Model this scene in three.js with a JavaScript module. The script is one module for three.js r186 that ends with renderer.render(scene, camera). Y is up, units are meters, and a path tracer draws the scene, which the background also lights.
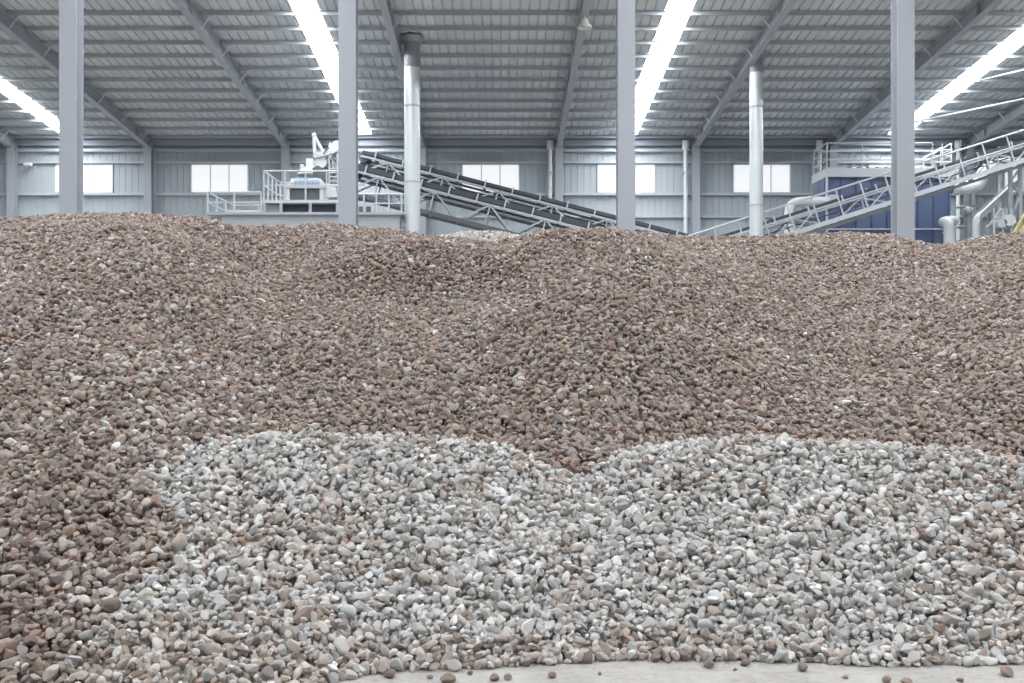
import * as THREE from 'three';
import { mergeGeometries, mergeVertices, toCreasedNormals } from 'three/addons/utils/BufferGeometryUtils.js';
import { RectAreaLightUniformsLib } from 'three/addons/lights/RectAreaLightUniformsLib.js';
import { RoundedBoxGeometry } from 'three/addons/geometries/RoundedBoxGeometry.js';
import { ImprovedNoise } from 'three/addons/math/ImprovedNoise.js';

// ------------------------------------------------------------------ camera, light, exposure
RectAreaLightUniformsLib.init();
const EYE = 1.6, FOC = 1000, CX = 502, CY = 341;
const scene = new THREE.Scene();
scene.background = new THREE.Color(0, 0, 0);
const camera = new THREE.PerspectiveCamera(2 * Math.atan(341.5 / FOC) * 180 / Math.PI, 1024 / 683, 0.1, 200);
camera.position.set(0, EYE, 0);
camera.lookAt(0, EYE, -10);
camera.setViewOffset(1024, 683, 10, 0, 1024, 683);   // lens shifted a little sideways
const renderer = new THREE.WebGLRenderer({ antialias: true });
renderer.toneMapping = THREE.LinearToneMapping;
renderer.toneMappingExposure = 1.0;
renderer.shadowMap.enabled = true;
const SKYLIGHT = 24, WINDOW_LIGHT = 1.2;              // radiance of the roof lights and of the wall windows
const DAY = new THREE.Color(0.95, 0.98, 1.0);

const WALL_Z = -44.3, RIDGE_Z = -21.65, FRONT_Z = 4, X0 = -27.5, X1 = 26.5;
const EAVE = 10.62, SLOPE = 0.1, TILT = Math.atan(SLOPE);
const RIDGE = EAVE + SLOPE * (RIDGE_Z - WALL_Z);
const roofY = (z) => z <= RIDGE_Z ? EAVE + SLOPE * (z - WALL_Z) : RIDGE - SLOPE * (z - RIDGE_Z);
const skyX = [-18.9, -6.1, 5.5, 17.25];
const SKYW = 0.86;
for (const x of skyX) for (const [za, zb, s] of [[WALL_Z + 0.75, RIDGE_Z - 0.1, -1], [RIDGE_Z + 0.1, FRONT_Z - 0.2, 1]]) {
  const l = new THREE.RectAreaLight(DAY, SKYLIGHT, SKYW - 0.04, (zb - za) / Math.cos(TILT));
  const zm = (za + zb) / 2;
  l.position.set(x, roofY(zm) - 0.012, zm);
  l.rotation.x = -Math.PI / 2 + s * TILT;
  l.name = 'skylight_glow'; l.castShadow = true;
  scene.add(l);
}

// ------------------------------------------------------------------ helpers
let seed = 20240611;
function rnd() { seed |= 0; seed = seed + 0x6D2B79F5 | 0; let t = Math.imul(seed ^ seed >>> 15, 1 | seed); t = t + Math.imul(t ^ t >>> 7, 61 | t) ^ t; return ((t ^ t >>> 14) >>> 0) / 4294967296; }
const gauss = () => (rnd() + rnd() + rnd() + rnd() - 2) * 1.7;
const clamp = (v, a, b) => Math.min(b, Math.max(a, v));
const lerp = (a, b, t) => a + (b - a) * t;
const sstep = (a, b, v) => { const t = clamp((v - a) / (b - a), 0, 1); return t * t * (3 - 2 * t); };
const V = (x, y, z) => new THREE.Vector3(x, y, z);
const P = (px, py, d) => V((px - CX) * d / FOC, EYE + (CY - py) * d / FOC, -d);
const perlin = new ImprovedNoise();
const noise = (x, y, z = 0.37) => perlin.noise(x, y, z);
const taken = new Map();
function numbered(n) { const k = taken.get(n) || 0; taken.set(n, k + 1); return k ? n + '_' + String(k).padStart(3, '0') : n; }
function tag(o, label, category, group, kind) {
  o.userData.label = label; if (category) o.userData.category = category;
  if (group) o.userData.group = group;
  if (kind) o.userData.kind = kind;
  return o;
}
function thing(name, label, category, pos, group, kind) {
  const o = new THREE.Group(); o.name = numbered(name); scene.add(o);
  if (pos) o.position.copy(pos);
  return tag(o, label, category, group, kind);
}
function fin(m) { m.castShadow = true; m.receiveShadow = true; return m; }
// geometry pieces are given in world coordinates; a part subtracts its thing's position
function part(name, geos, mat, parent) {
  geos = Array.isArray(geos) ? geos : [geos];
  let g = geos.length === 1 ? geos[0] : mergeGeometries(geos.map((q) => { const r = q.index ? q.toNonIndexed() : q; for (const k of Object.keys(r.attributes)) if (!['position', 'normal', 'uv'].includes(k)) r.deleteAttribute(k); return r; }));
  let off = V(0, 0, 0), p = parent;
  while (p && p !== scene) { off.add(p.position); p = p.parent; }
  g.translate(-off.x, -off.y, -off.z);
  const m = fin(new THREE.Mesh(g, mat)); m.name = name;
  (parent || scene).add(m);
  return m;
}
function bx(x0, x1, y0, y1, z0, z1, r = 0) {
  const w = x1 - x0, h = y1 - y0, d = z1 - z0;
  const g = r ? new RoundedBoxGeometry(w, h, d, 2, r) : new THREE.BoxGeometry(w, h, d);
  return g.translate((x0 + x1) / 2, (y0 + y1) / 2, (z0 + z1) / 2);
}
const UPV = V(0, 1, 0);
function bar(a, b, w, h, up = UPV) {           // rectangular bar from a to b; h along up
  const dir = b.clone().sub(a), L = dir.length(); dir.normalize();
  let s = V().crossVectors(dir, up); if (s.lengthSq() < 1e-6) s = V(1, 0, 0); s.normalize();
  const u = V().crossVectors(s, dir).normalize();
  const m = new THREE.Matrix4().makeBasis(s, u, dir.negate()).setPosition(a.clone().add(b).multiplyScalar(0.5));
  return new THREE.BoxGeometry(w, h, L).applyMatrix4(m);
}
function rod(a, b, r, n = 10, r2 = r) {
  const dir = b.clone().sub(a), L = dir.length();
  const q = new THREE.Quaternion().setFromUnitVectors(UPV, dir.normalize());
  return new THREE.CylinderGeometry(r2, r, L, n).applyQuaternion(q).translate((a.x + b.x) / 2, (a.y + b.y) / 2, (a.z + b.z) / 2);
}
function bend(points, r, seg = 40, n = 14) {
  const c = new THREE.CatmullRomCurve3(points, false, 'centripetal');
  return new THREE.TubeGeometry(c, seg, r, n, false);
}
function prism(pts, z0, z1) {                   // outline in x,y pushed along z
  const s = new THREE.Shape(pts.map((p) => new THREE.Vector2(p[0], p[1])));
  return new THREE.ExtrudeGeometry(s, { depth: z1 - z0, bevelEnabled: false }).translate(0, 0, z0);
}

// ------------------------------------------------------------------ materials
function noiseTex(size, fn) {
  const d = new Uint8Array(size * size * 4);
  for (let j = 0; j < size; j++) for (let i = 0; i < size; i++) { const c = fn(i / size, j / size); const k = (j * size + i) * 4; d[k] = clamp(c[0], 0, 255); d[k + 1] = clamp(c[1], 0, 255); d[k + 2] = clamp(c[2], 0, 255); d[k + 3] = 255; }
  const t = new THREE.DataTexture(d, size, size); t.wrapS = t.wrapT = THREE.RepeatWrapping; t.magFilter = THREE.LinearFilter; t.minFilter = THREE.LinearMipmapLinearFilter; t.generateMipmaps = true; t.colorSpace = THREE.SRGBColorSpace; t.needsUpdate = true;
  return t;
}
function std(r, g, b, rough = 0.6, metal = 0, extra = {}) { const m = new THREE.MeshStandardMaterial({ roughness: rough, metalness: metal, ...extra }); m.color.setRGB(r, g, b); return m; }
const M = {
  column: std(0.38, 0.405, 0.45, 0.5), rafter: std(0.36, 0.38, 0.42, 0.6), purlin: std(0.43, 0.46, 0.50, 0.6),
  sheet: [std(0.58, 0.61, 0.63, 0.7), std(0.55, 0.58, 0.605, 0.7), std(0.60, 0.63, 0.645, 0.7)],
  clad: [std(0.43, 0.48, 0.52, 0.6), std(0.41, 0.46, 0.50, 0.6), std(0.45, 0.50, 0.54, 0.6)],
  girt: std(0.50, 0.53, 0.57, 0.55), eave: std(0.33, 0.37, 0.43, 0.6), plain: std(0.34, 0.36, 0.38, 0.8),
  duct: std(0.62, 0.67, 0.69, 0.35, 0.35), ductDark: std(0.30, 0.32, 0.35, 0.45, 0.3), pipe: std(0.74, 0.77, 0.79, 0.4, 0.1),
  rail: std(0.52, 0.555, 0.59, 0.5), white: std(0.66, 0.67, 0.67, 0.65), dustWhite: std(0.66, 0.66, 0.65, 0.85),
  belt: std(0.075, 0.085, 0.10, 0.8), truss: std(0.42, 0.45, 0.485, 0.55), darkSteel: std(0.11, 0.125, 0.14, 0.6), greySteel: std(0.40, 0.43, 0.47, 0.6),
  blue: [std(0.105, 0.145, 0.265, 0.5), std(0.09, 0.13, 0.24, 0.5), std(0.12, 0.16, 0.285, 0.5)], motor: std(0.38, 0.46, 0.55, 0.45),
  yellow: std(0.62, 0.49, 0.16, 0.6), downpipe: std(0.72, 0.74, 0.76, 0.5), lamp: std(0.75, 0.75, 0.70, 0.4),
};
const glow = (k) => { const m = std(0.85, 0.88, 0.9, 0.6); m.emissive.copy(DAY); m.emissiveIntensity = k; return m; };
M.skylight = glow(SKYLIGHT * 0.25);
M.pane = glow(0.8); M.pane.color.setRGB(0.3, 0.31, 0.32);
{
  const t = noiseTex(512, (u, v) => {
    const f = (s, o) => noise(u * s, v * s, o) ;
    const n = 14 * f(4, 1.3) + 10 * f(11, 4.1) + 9 * f(37, 7.7) + (rnd() - 0.5) * 16;
    const spot = f(60, 2.2) > 0.42 ? -12 : 0;
    return [174 + n + spot, 170 + n + spot, 165 + n + spot];
  });
  t.repeat.set(1, 1);
  M.concrete = new THREE.MeshStandardMaterial({ map: t, roughness: 0.85 });
}

// ------------------------------------------------------------------ the hall: floor, roof, walls
{
  const g = new THREE.BoxGeometry(X1 - X0 + 1, 0.3, FRONT_Z - WALL_Z + 1);
  const uv = g.attributes.uv, p = g.attributes.position;
  for (let i = 0; i < uv.count; i++) uv.setXY(i, p.getX(i) / 1.7, p.getZ(i) / 1.7);
  const f = fin(new THREE.Mesh(g, M.concrete)); f.name = 'floor'; f.userData.kind = 'structure'; f.position.set((X0 + X1) / 2, -0.15, (FRONT_Z + WALL_Z) / 2);
  f.userData.label = 'pale concrete floor in front of the heap'; scene.add(f);
}
// ribbed sheet: three pans with narrow grooves between them, closed and flat on its far side
function ribbedShape(w, gw, gd, t) {
  const s = new THREE.Shape(); const n = 3, pw = w / n;
  s.moveTo(-w / 2, 0);
  for (let i = 0; i < n; i++) {
    const e = -w / 2 + (i + 1) * pw;
    s.lineTo(e - gw, 0); s.lineTo(e - gw * 0.75, gd); s.lineTo(e - gw * 0.25, gd); s.lineTo(e - 0.004, 0);
  }
  s.lineTo(w / 2, 0); s.lineTo(w / 2, t); s.lineTo(-w / 2, t); s.closePath();
  return s;
}
const ceiling = new THREE.Group(); ceiling.name = 'ceiling'; ceiling.userData = { kind: 'structure', label: 'grey ribbed metal roof on purlins' }; scene.add(ceiling);
const slopes = [[WALL_Z, RIDGE_Z, -TILT], [RIDGE_Z, FRONT_Z, TILT]];
{
  const edges = []; let prev = X0;
  for (const x of skyX) { edges.push([prev, x - SKYW / 2]); prev = x + SKYW / 2; }
  edges.push([prev, X1]);
  for (const [za, zb, rot] of slopes) {
    const L = (zb - za) / Math.cos(TILT);
    for (const [a, b] of edges) {
      const n = Math.round((b - a) / 0.9), w = (b - a) / n;
      const g = new THREE.ExtrudeGeometry(ribbedShape(w, 0.075, 0.05, 0.09), { depth: L, bevelEnabled: false });
      for (let i = 0; i < n; i++) {
        const m = fin(new THREE.Mesh(g, M.sheet[Math.floor(rnd() * 3)])); m.name = 'roof_sheet';
        m.position.set(a + (i + 0.5) * w, roofY(za), za); m.rotation.x = rot; ceiling.add(m);
      }
    }
    // purlins: a lipped channel, open towards the ridge
    const step = 1.15, nP = Math.floor((zb - za - 0.3) / step);
    const pg = mergeGeometries([bx(X0, X1, -0.14, -0.022, -0.004, 0.004), bx(X0, X1, -0.032, -0.022, 0, 0.06), bx(X0, X1, -0.14, -0.133, -0.06, 0), bx(X0, X1, -0.135, -0.12, -0.064, -0.056)]);
    for (let k = 0; k <= nP; k++) {
      const z = za < -30 ? za + 0.42 + k * step : za + 0.5 + k * step;
      if (z > zb - 0.2) break;
      const m = fin(new THREE.Mesh(pg, M.purlin)); m.name = 'purlin'; m.position.set(0, roofY(z), z); m.rotation.x = rot; ceiling.add(m);
    }
  }
}
for (const x of skyX) part('roof_sheet', bx(x - SKYW / 2, x + SKYW / 2, EAVE + 0.005, EAVE + 0.09, WALL_Z - 0.05, WALL_Z + 0.7), M.sheet[0], ceiling);
const skyNames = ['bright skylight strip at the far left, crossing behind the left column', 'bright skylight strip running down behind the second column', 'bright skylight strip beside the third column, above the conveyors', 'bright skylight strip at the far right, above the blue filter house'];
skyX.forEach((x, i) => {
  const o = thing('skylight', skyNames[i], 'skylight', V(x, RIDGE, RIDGE_Z), 'roof skylights', 'structure');
  for (const [zs, zb] of slopes) {
    const za = zs === WALL_Z ? zs + 0.7 : zs, L = (zb - za) / Math.cos(TILT), zm = (za + zb) / 2;
    const m = fin(new THREE.Mesh(new THREE.BoxGeometry(SKYW, 0.03, L), M.skylight)); m.name = 'panel';
    m.position.set(0, roofY(zm) + 0.02 - RIDGE, zm - RIDGE_Z); m.rotation.x = zs === WALL_Z ? -TILT : TILT; o.add(m);
    const fr = [-1, 1].map((s) => new THREE.BoxGeometry(0.02, 0.05, L).translate(s * SKYW / 2, 0, 0));
    const f = fin(new THREE.Mesh(mergeGeometries(fr), M.downpipe)); f.name = 'edge_strip'; f.position.copy(m.position); f.rotation.x = m.rotation.x; o.add(f);
  }
});

// back wall: cladding sheets per bay, the middle three cut for the window
const bays = []; for (let x = X0; x < X1 - 1; x += 6) bays.push(x);
const WY0 = 8.17, WY1 = 9.46;
const windowBay = [true, true, true, false, true, true, true, true, true];
const wall = new THREE.Group(); wall.name = 'wall_back'; wall.userData = { kind: 'structure', label: 'blue grey ribbed metal wall at the back of the hall' }; scene.add(wall);
{
  const cw = 6 / 7;
  const sh = ribbedShape(cw, 0.045, 0.02, 0.07);
  const ge = (h) => new THREE.ExtrudeGeometry(sh, { depth: h, bevelEnabled: false }).rotateX(-Math.PI / 2);   // y of the shape turns to -z, depth turns to +y
  const full = ge(EAVE), low = ge(WY0), up = ge(EAVE - WY1);
  bays.forEach((bx0, b) => {
    for (let i = 0; i < 7; i++) {
      const cut = windowBay[b] && i >= 2 && i <= 4, x = bx0 + (i + 0.5) * cw, mt = M.clad[Math.floor(rnd() * 3)];
      for (const [g, y] of cut ? [[low, 0], [up, WY1]] : [[full, 0]]) { const m = fin(new THREE.Mesh(g, mt)); m.name = 'cladding_sheet'; m.position.set(x, y, WALL_Z); wall.add(m); }
    }
    for (const [y, h, d] of [[7.12, 0.10, 0.17], [8.11, 0.11, 0.2], [9.52, 0.09, 0.15], [10.04, 0.12, 0.2], [5.6, 0.1, 0.17]])
      part('girt', [bx(bx0 + 0.18, bx0 + 5.82, y - h / 2, y + h / 2, WALL_Z + 0.004, WALL_Z + d)], M.girt, wall);
    part('eave_beam', [bx(bx0 + 0.02, bx0 + 5.98, 10.24, 10.52, WALL_Z + 0.01, WALL_Z + 0.22)], M.eave, wall);
  });
}
const winText = ['frosted wall window cut off by the left picture edge', 'frosted wall window half hidden behind the leftmost column', 'frosted wall window between the left column and the machine platform', '', 'frosted wall window above the descending conveyors', 'frosted wall window half hidden behind the third column', 'frosted wall window half hidden behind the pipe with the low conveyor end', 'frosted wall window showing just above the blue filter house roof', 'frosted wall window at the right edge behind the chute'];
bays.forEach((bx0, b) => {
  if (!windowBay[b] || b === 0) return;
  const a = bx0 + 12 / 7, c = bx0 + 30 / 7, o = thing('window_' + b, winText[b], 'window', V((a + c) / 2, WY0, WALL_Z), 'wall windows', 'structure');
  part('window_frame', [bx(a, c, WY0, WY0 + 0.05, WALL_Z - 0.06, WALL_Z + 0.06), bx(a, c, WY1 - 0.05, WY1, WALL_Z - 0.06, WALL_Z + 0.06), bx(a, a + 0.05, WY0, WY1, WALL_Z - 0.06, WALL_Z + 0.06), bx(c - 0.05, c, WY0, WY1, WALL_Z - 0.06, WALL_Z + 0.06)], M.downpipe, o);
  for (let k = 0; k < 3; k++) part('pane', bx(a + 0.05 + k * (c - a - 0.1) / 3, a + 0.05 + (k + 1) * (c - a - 0.1) / 3, WY0 + 0.05, WY1 - 0.05, WALL_Z - 0.02, WALL_Z), M.pane, o);
  for (let k = 1; k < 3; k++) { const x = a + 0.05 + k * (c - a - 0.1) / 3; part('mullion', bx(x - 0.022, x + 0.022, WY0 + 0.05, WY1 - 0.05, WALL_Z - 0.03, WALL_Z + 0.03), M.downpipe, o); }
  const l = new THREE.RectAreaLight(DAY, WINDOW_LIGHT, c - a - 0.1, WY1 - WY0 - 0.1);
  l.position.set((a + c) / 2, (WY0 + WY1) / 2, WALL_Z + 0.07); l.rotation.y = Math.PI; l.castShadow = true; l.name = 'window_glow'; scene.add(l);
});
// bay 0 has a plain wall where its window would be; close the cut
{
  const a = bays[0] + 12 / 7, c = bays[0] + 30 / 7;
  part('cladding_sheet', bx(a, c, WY0, WY1, WALL_Z - 0.06, WALL_Z), M.clad[0], wall);
}
function plainWall(name, g, label) { const m = part(name, g, M.plain, scene); m.userData = { kind: 'structure', label }; }
plainWall('wall_left', bx(X0 - 0.2, X0, 0, RIDGE + 0.3, WALL_Z - 0.1, FRONT_Z), 'metal side wall of the hall');
plainWall('wall_right', bx(X1, X1 + 0.2, 0, RIDGE + 0.3, WALL_Z - 0.1, FRONT_Z), 'metal side wall of the hall at the other end');
plainWall('wall_front', bx(X0 - 0.2, X1 + 0.2, 0, roofY(FRONT_Z) + 0.2, FRONT_Z, FRONT_Z + 0.2), 'metal front wall behind the viewer');

// ------------------------------------------------------------------ steel frame: rafters, wall columns, inner columns
const rafText = { '-21.5': 'grey steel roof rafter end in the far left corner', '-15.5': 'grey steel roof rafter crossing behind the leftmost column', '-9.5': 'grey steel roof rafter left of the second column, ending above the platform', '-3.5': 'grey steel roof rafter passing behind the tall dark-topped pipe', '2.5': 'grey steel roof rafter carrying the small white lamp', '8.5': 'grey steel roof rafter right of the third column, ending at the white downpipe', '14.5': 'grey steel roof rafter crossing behind the rightmost column', '20.5': 'grey steel roof rafter at the right edge above the rising conveyor' };
const TOPD = 0.145, RD = 0.42;
for (const k of Object.keys(rafText)) {
  const x = +k, o = thing('roof_rafter', rafText[k], 'rafter', V(x, RIDGE - TOPD - RD, RIDGE_Z), 'roof rafters');
  for (const [za, zb] of slopes) {
    const A = (z, dy) => V(x, roofY(z) - TOPD - dy, z);
    const z0 = za === WALL_Z ? za + 0.25 : za, z1 = zb === FRONT_Z ? zb - 0.05 : zb;
    part('top_flange', bar(A(z0, 0.01), A(z1, 0.01), 0.235, 0.02), M.rafter, o);
    part('web', bar(A(z0, RD / 2), A(z1, RD / 2), 0.02, RD - 0.02), M.rafter, o);
    part('bottom_flange', bar(A(z0, RD), A(z1, RD), 0.235, 0.025), M.rafter, o);
    if (za === WALL_Z) for (let q = 1; q < 19; q += 2) {           // short braces from the purlins to the lower flange
      const z = za + 0.42 + q * 1.15;
      for (const s of [-1, 1]) part('fly_brace', bar(A(z, RD).add(V(s * 0.1, 0.01, 0)), A(z, 0).add(V(s * 0.42, 0, 0)), 0.04, 0.04), M.rail, o);
    }
    if (za === WALL_Z) for (let q = 0; q < 4; q++) { const z = za + 2 + q * 6; part('stiffener', bx(x - 0.12, x + 0.12, roofY(z) - TOPD - RD, roofY(z) - TOPD, z - 0.01, z + 0.01), M.rafter, o); }
  }
}
function hColumn(name, label, group, x, z, top, w, d, mat) {
  const o = thing(name, label, 'column', V(x, 0, z), group);
  part('front_flange', bx(x - w / 2, x + w / 2, 0, top, z + d / 2 - 0.022, z + d / 2, 0.004), mat, o);
  part('back_flange', bx(x - w / 2, x + w / 2, 0, top, z - d / 2, z - d / 2 + 0.022, 0.004), mat, o);
  part('web', bx(x - 0.008, x + 0.008, 0, top, z - d / 2 + 0.02, z + d / 2 - 0.02), mat, o);
  part('base_plate', bx(x - w / 2 - 0.08, x + w / 2 + 0.08, 0, 0.03, z - d / 2 - 0.08, z + d / 2 + 0.08), mat, o);
  return o;
}
const wcText = { '-21.5': 'grey steel wall column in the far left corner', '-15.5': 'grey steel wall column right of the first visible window', '-9.5': 'grey steel wall column behind the railed machine platform', '-3.5': 'grey steel wall column half hidden behind the tall dark-topped pipe', '2.5': 'grey steel wall column between the two middle windows', '8.5': 'grey steel wall column beside the long white downpipe', '14.5': 'grey steel wall column behind the left end of the blue filter house', '20.5': 'grey steel wall column behind the right end of the rising conveyor' };
for (const k of Object.keys(wcText)) hColumn('wall_column', wcText[k], 'columns along the back wall', +k, WALL_Z + 0.42, EAVE - 0.28, 0.34, 0.32, M.column);
const icText = { '-9.36': 'tall pale grey steel column leftmost of the four in front of the machines', '-3.36': 'tall pale grey steel column in front of the machine platform', '2.64': 'tall pale grey steel column right of the middle, beside the skylight', '8.64': 'tall pale grey steel column in front of the blue filter house' };
for (const k of Object.keys(icText)) {
  const o = hColumn('steel_column', icText[k], 'tall inner columns', +k + 0.035, RIDGE_Z, RIDGE - TOPD - RD - 0.02, 0.375, 0.36, M.column);
  part('cap_plate', bx(+k - 0.24, +k + 0.24, RIDGE - TOPD - RD - 0.02, RIDGE - TOPD - RD - 0.005, RIDGE_Z - 0.2, RIDGE_Z + 0.2), M.column, o);
}
// downpipes on the back wall
for (const [px, t] of [[551.5, 'slim white downpipe at the wall between the two middle windows'], [687, 'slim white downpipe left of the wall column by the third window gap'], [821, 'slim white downpipe rising behind the blue filter house railing'], [959.5, 'slim white downpipe right of the blue filter house']]) {
  const x = (px - CX) * 0.0438 - 0.06, z = -43.8, o = thing('downpipe', t, 'pipe', V(x, 0, z), 'wall downpipes');
  part('pipe', rod(V(x, 0.02, z), V(x, 10.25, z), 0.085, 14), M.downpipe, o);
  part('collar', rod(V(x, 10.0, z), V(x, 10.4, z), 0.15, 14), M.downpipe, o);
  for (const y of [3, 6, 9]) part('clip', bx(x - 0.11, x + 0.11, y - 0.03, y + 0.03, WALL_Z + 0.17, z + 0.1), M.girt, o);
}
// roof brace rods at the far right
for (const [a, b, t] of [[P(912, 122, 36), P(1050, 93, 36), 'thin white brace rod low across the right skylight'], [P(980, 80, 33), P(1060, 61, 33), 'thin white brace rod high beside the right skylight']]) {
  const o = part(numbered('brace_rod'), rod(a, b, 0.035, 8), M.rail, scene); tag(o, t, 'rod', 'roof brace rods');
}
// small high-bay lamp on the fourth rafter
{
  const z = -30.2, x = 2.5, y = roofY(z) - TOPD - RD, o = thing('roof_lamp', 'small white bell lamp hanging under the middle roof rafter', 'lamp', V(x, y - 0.4, z));
  part('shade', new THREE.LatheGeometry([[0.02, 0.3], [0.09, 0.28], [0.1, 0.2], [0.2, 0.05], [0.23, 0.0], [0.215, 0.0], [0.19, 0.05], [0.085, 0.19]].map((q) => new THREE.Vector2(q[0], q[1])), 20).translate(x, y - 0.4, z), M.lamp, o);
  part('hanger', rod(V(x, y - 0.13, z), V(x, y + 0.02, z), 0.02, 8), M.rail, o);
  part('bulb', new THREE.SphereGeometry(0.09, 14, 10).translate(x, y - 0.33, z), M.white, o);
}
{
  const c = P(28, 164, 43.9), o = thing('wall_lamp', 'tiny white lamp on the wall in the far left corner', 'lamp', c);
  part('bracket', bar(V(c.x, c.y, -44.15), c, 0.05, 0.05), M.rail, o);
  part('head', bx(c.x - 0.18, c.x + 0.18, c.y - 0.07, c.y + 0.07, c.z - 0.06, c.z + 0.1, 0.03), M.white, o);
}

// ------------------------------------------------------------------ tall round ducts
function duct(px, d, r, yJoint, label, dark) {
  const x = (px - CX) * d / FOC, z = -d, top = roofY(z), o = thing('exhaust_duct', label, 'duct', V(x, 0, z), 'tall round ducts');
  const joints = [0, ...yJoint.map((py) => EYE + (CY - py) * d / FOC).sort((a, b) => a - b), dark];
  for (let i = 0; i + 1 < joints.length; i++) {
    part('pipe_section', rod(V(x, joints[i], z), V(x, joints[i + 1], z), r, 32), M.duct, o);
    if (i) part('seam_ring', rod(V(x, joints[i] - 0.025, z), V(x, joints[i] + 0.025, z), r + 0.022, 32), M.greySteel, o);
  }
  part('collar', rod(V(x, dark - 0.02, z), V(x, top - 0.02, z), r * 1.06, 32), M.ductDark, o);
  part('roof_flashing', rod(V(x, top - 0.22, z), V(x, top - 0.04, z), r * 1.06, 32, r * 1.5), M.ductDark, o);
  return o;
}
duct(412.3, 33.2, 0.265, [106, 182], 'tall round pale metal duct with a long dark top by the conveyors', EYE + (CY - 67) * 0.0332);
duct(756.3, 34.4, 0.228, [107, 205], 'tall round pale metal duct rising between third and fourth columns', EYE + (CY - 72) * 0.0344);

// ------------------------------------------------------------------ railings
function railing(name, label, pts, h, group, posts = 1.0, mids = 1, r = 0.028) {
  const o = thing(name, label, 'railing', pts[0].clone(), group);
  for (let i = 0; i + 1 < pts.length; i++) {
    const a = pts[i], b = pts[i + 1], up = V(0, h, 0);
    part('top_rail', rod(a.clone().add(up), b.clone().add(up), r, 8), M.rail, o);
    for (let k = 1; k <= mids; k++) { const u = V(0, h * k / (mids + 1), 0); part('mid_rail', rod(a.clone().add(u), b.clone().add(u), r * 0.85, 8), M.rail, o); }
    const n = Math.max(1, Math.round(a.distanceTo(b) / posts));
    for (let k = i ? 1 : 0; k <= n; k++) { const q = a.clone().lerp(b, k / n); part('post', rod(q, q.clone().add(up), r * 1.05, 8), M.rail, o); }
  }
  return o;
}

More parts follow.
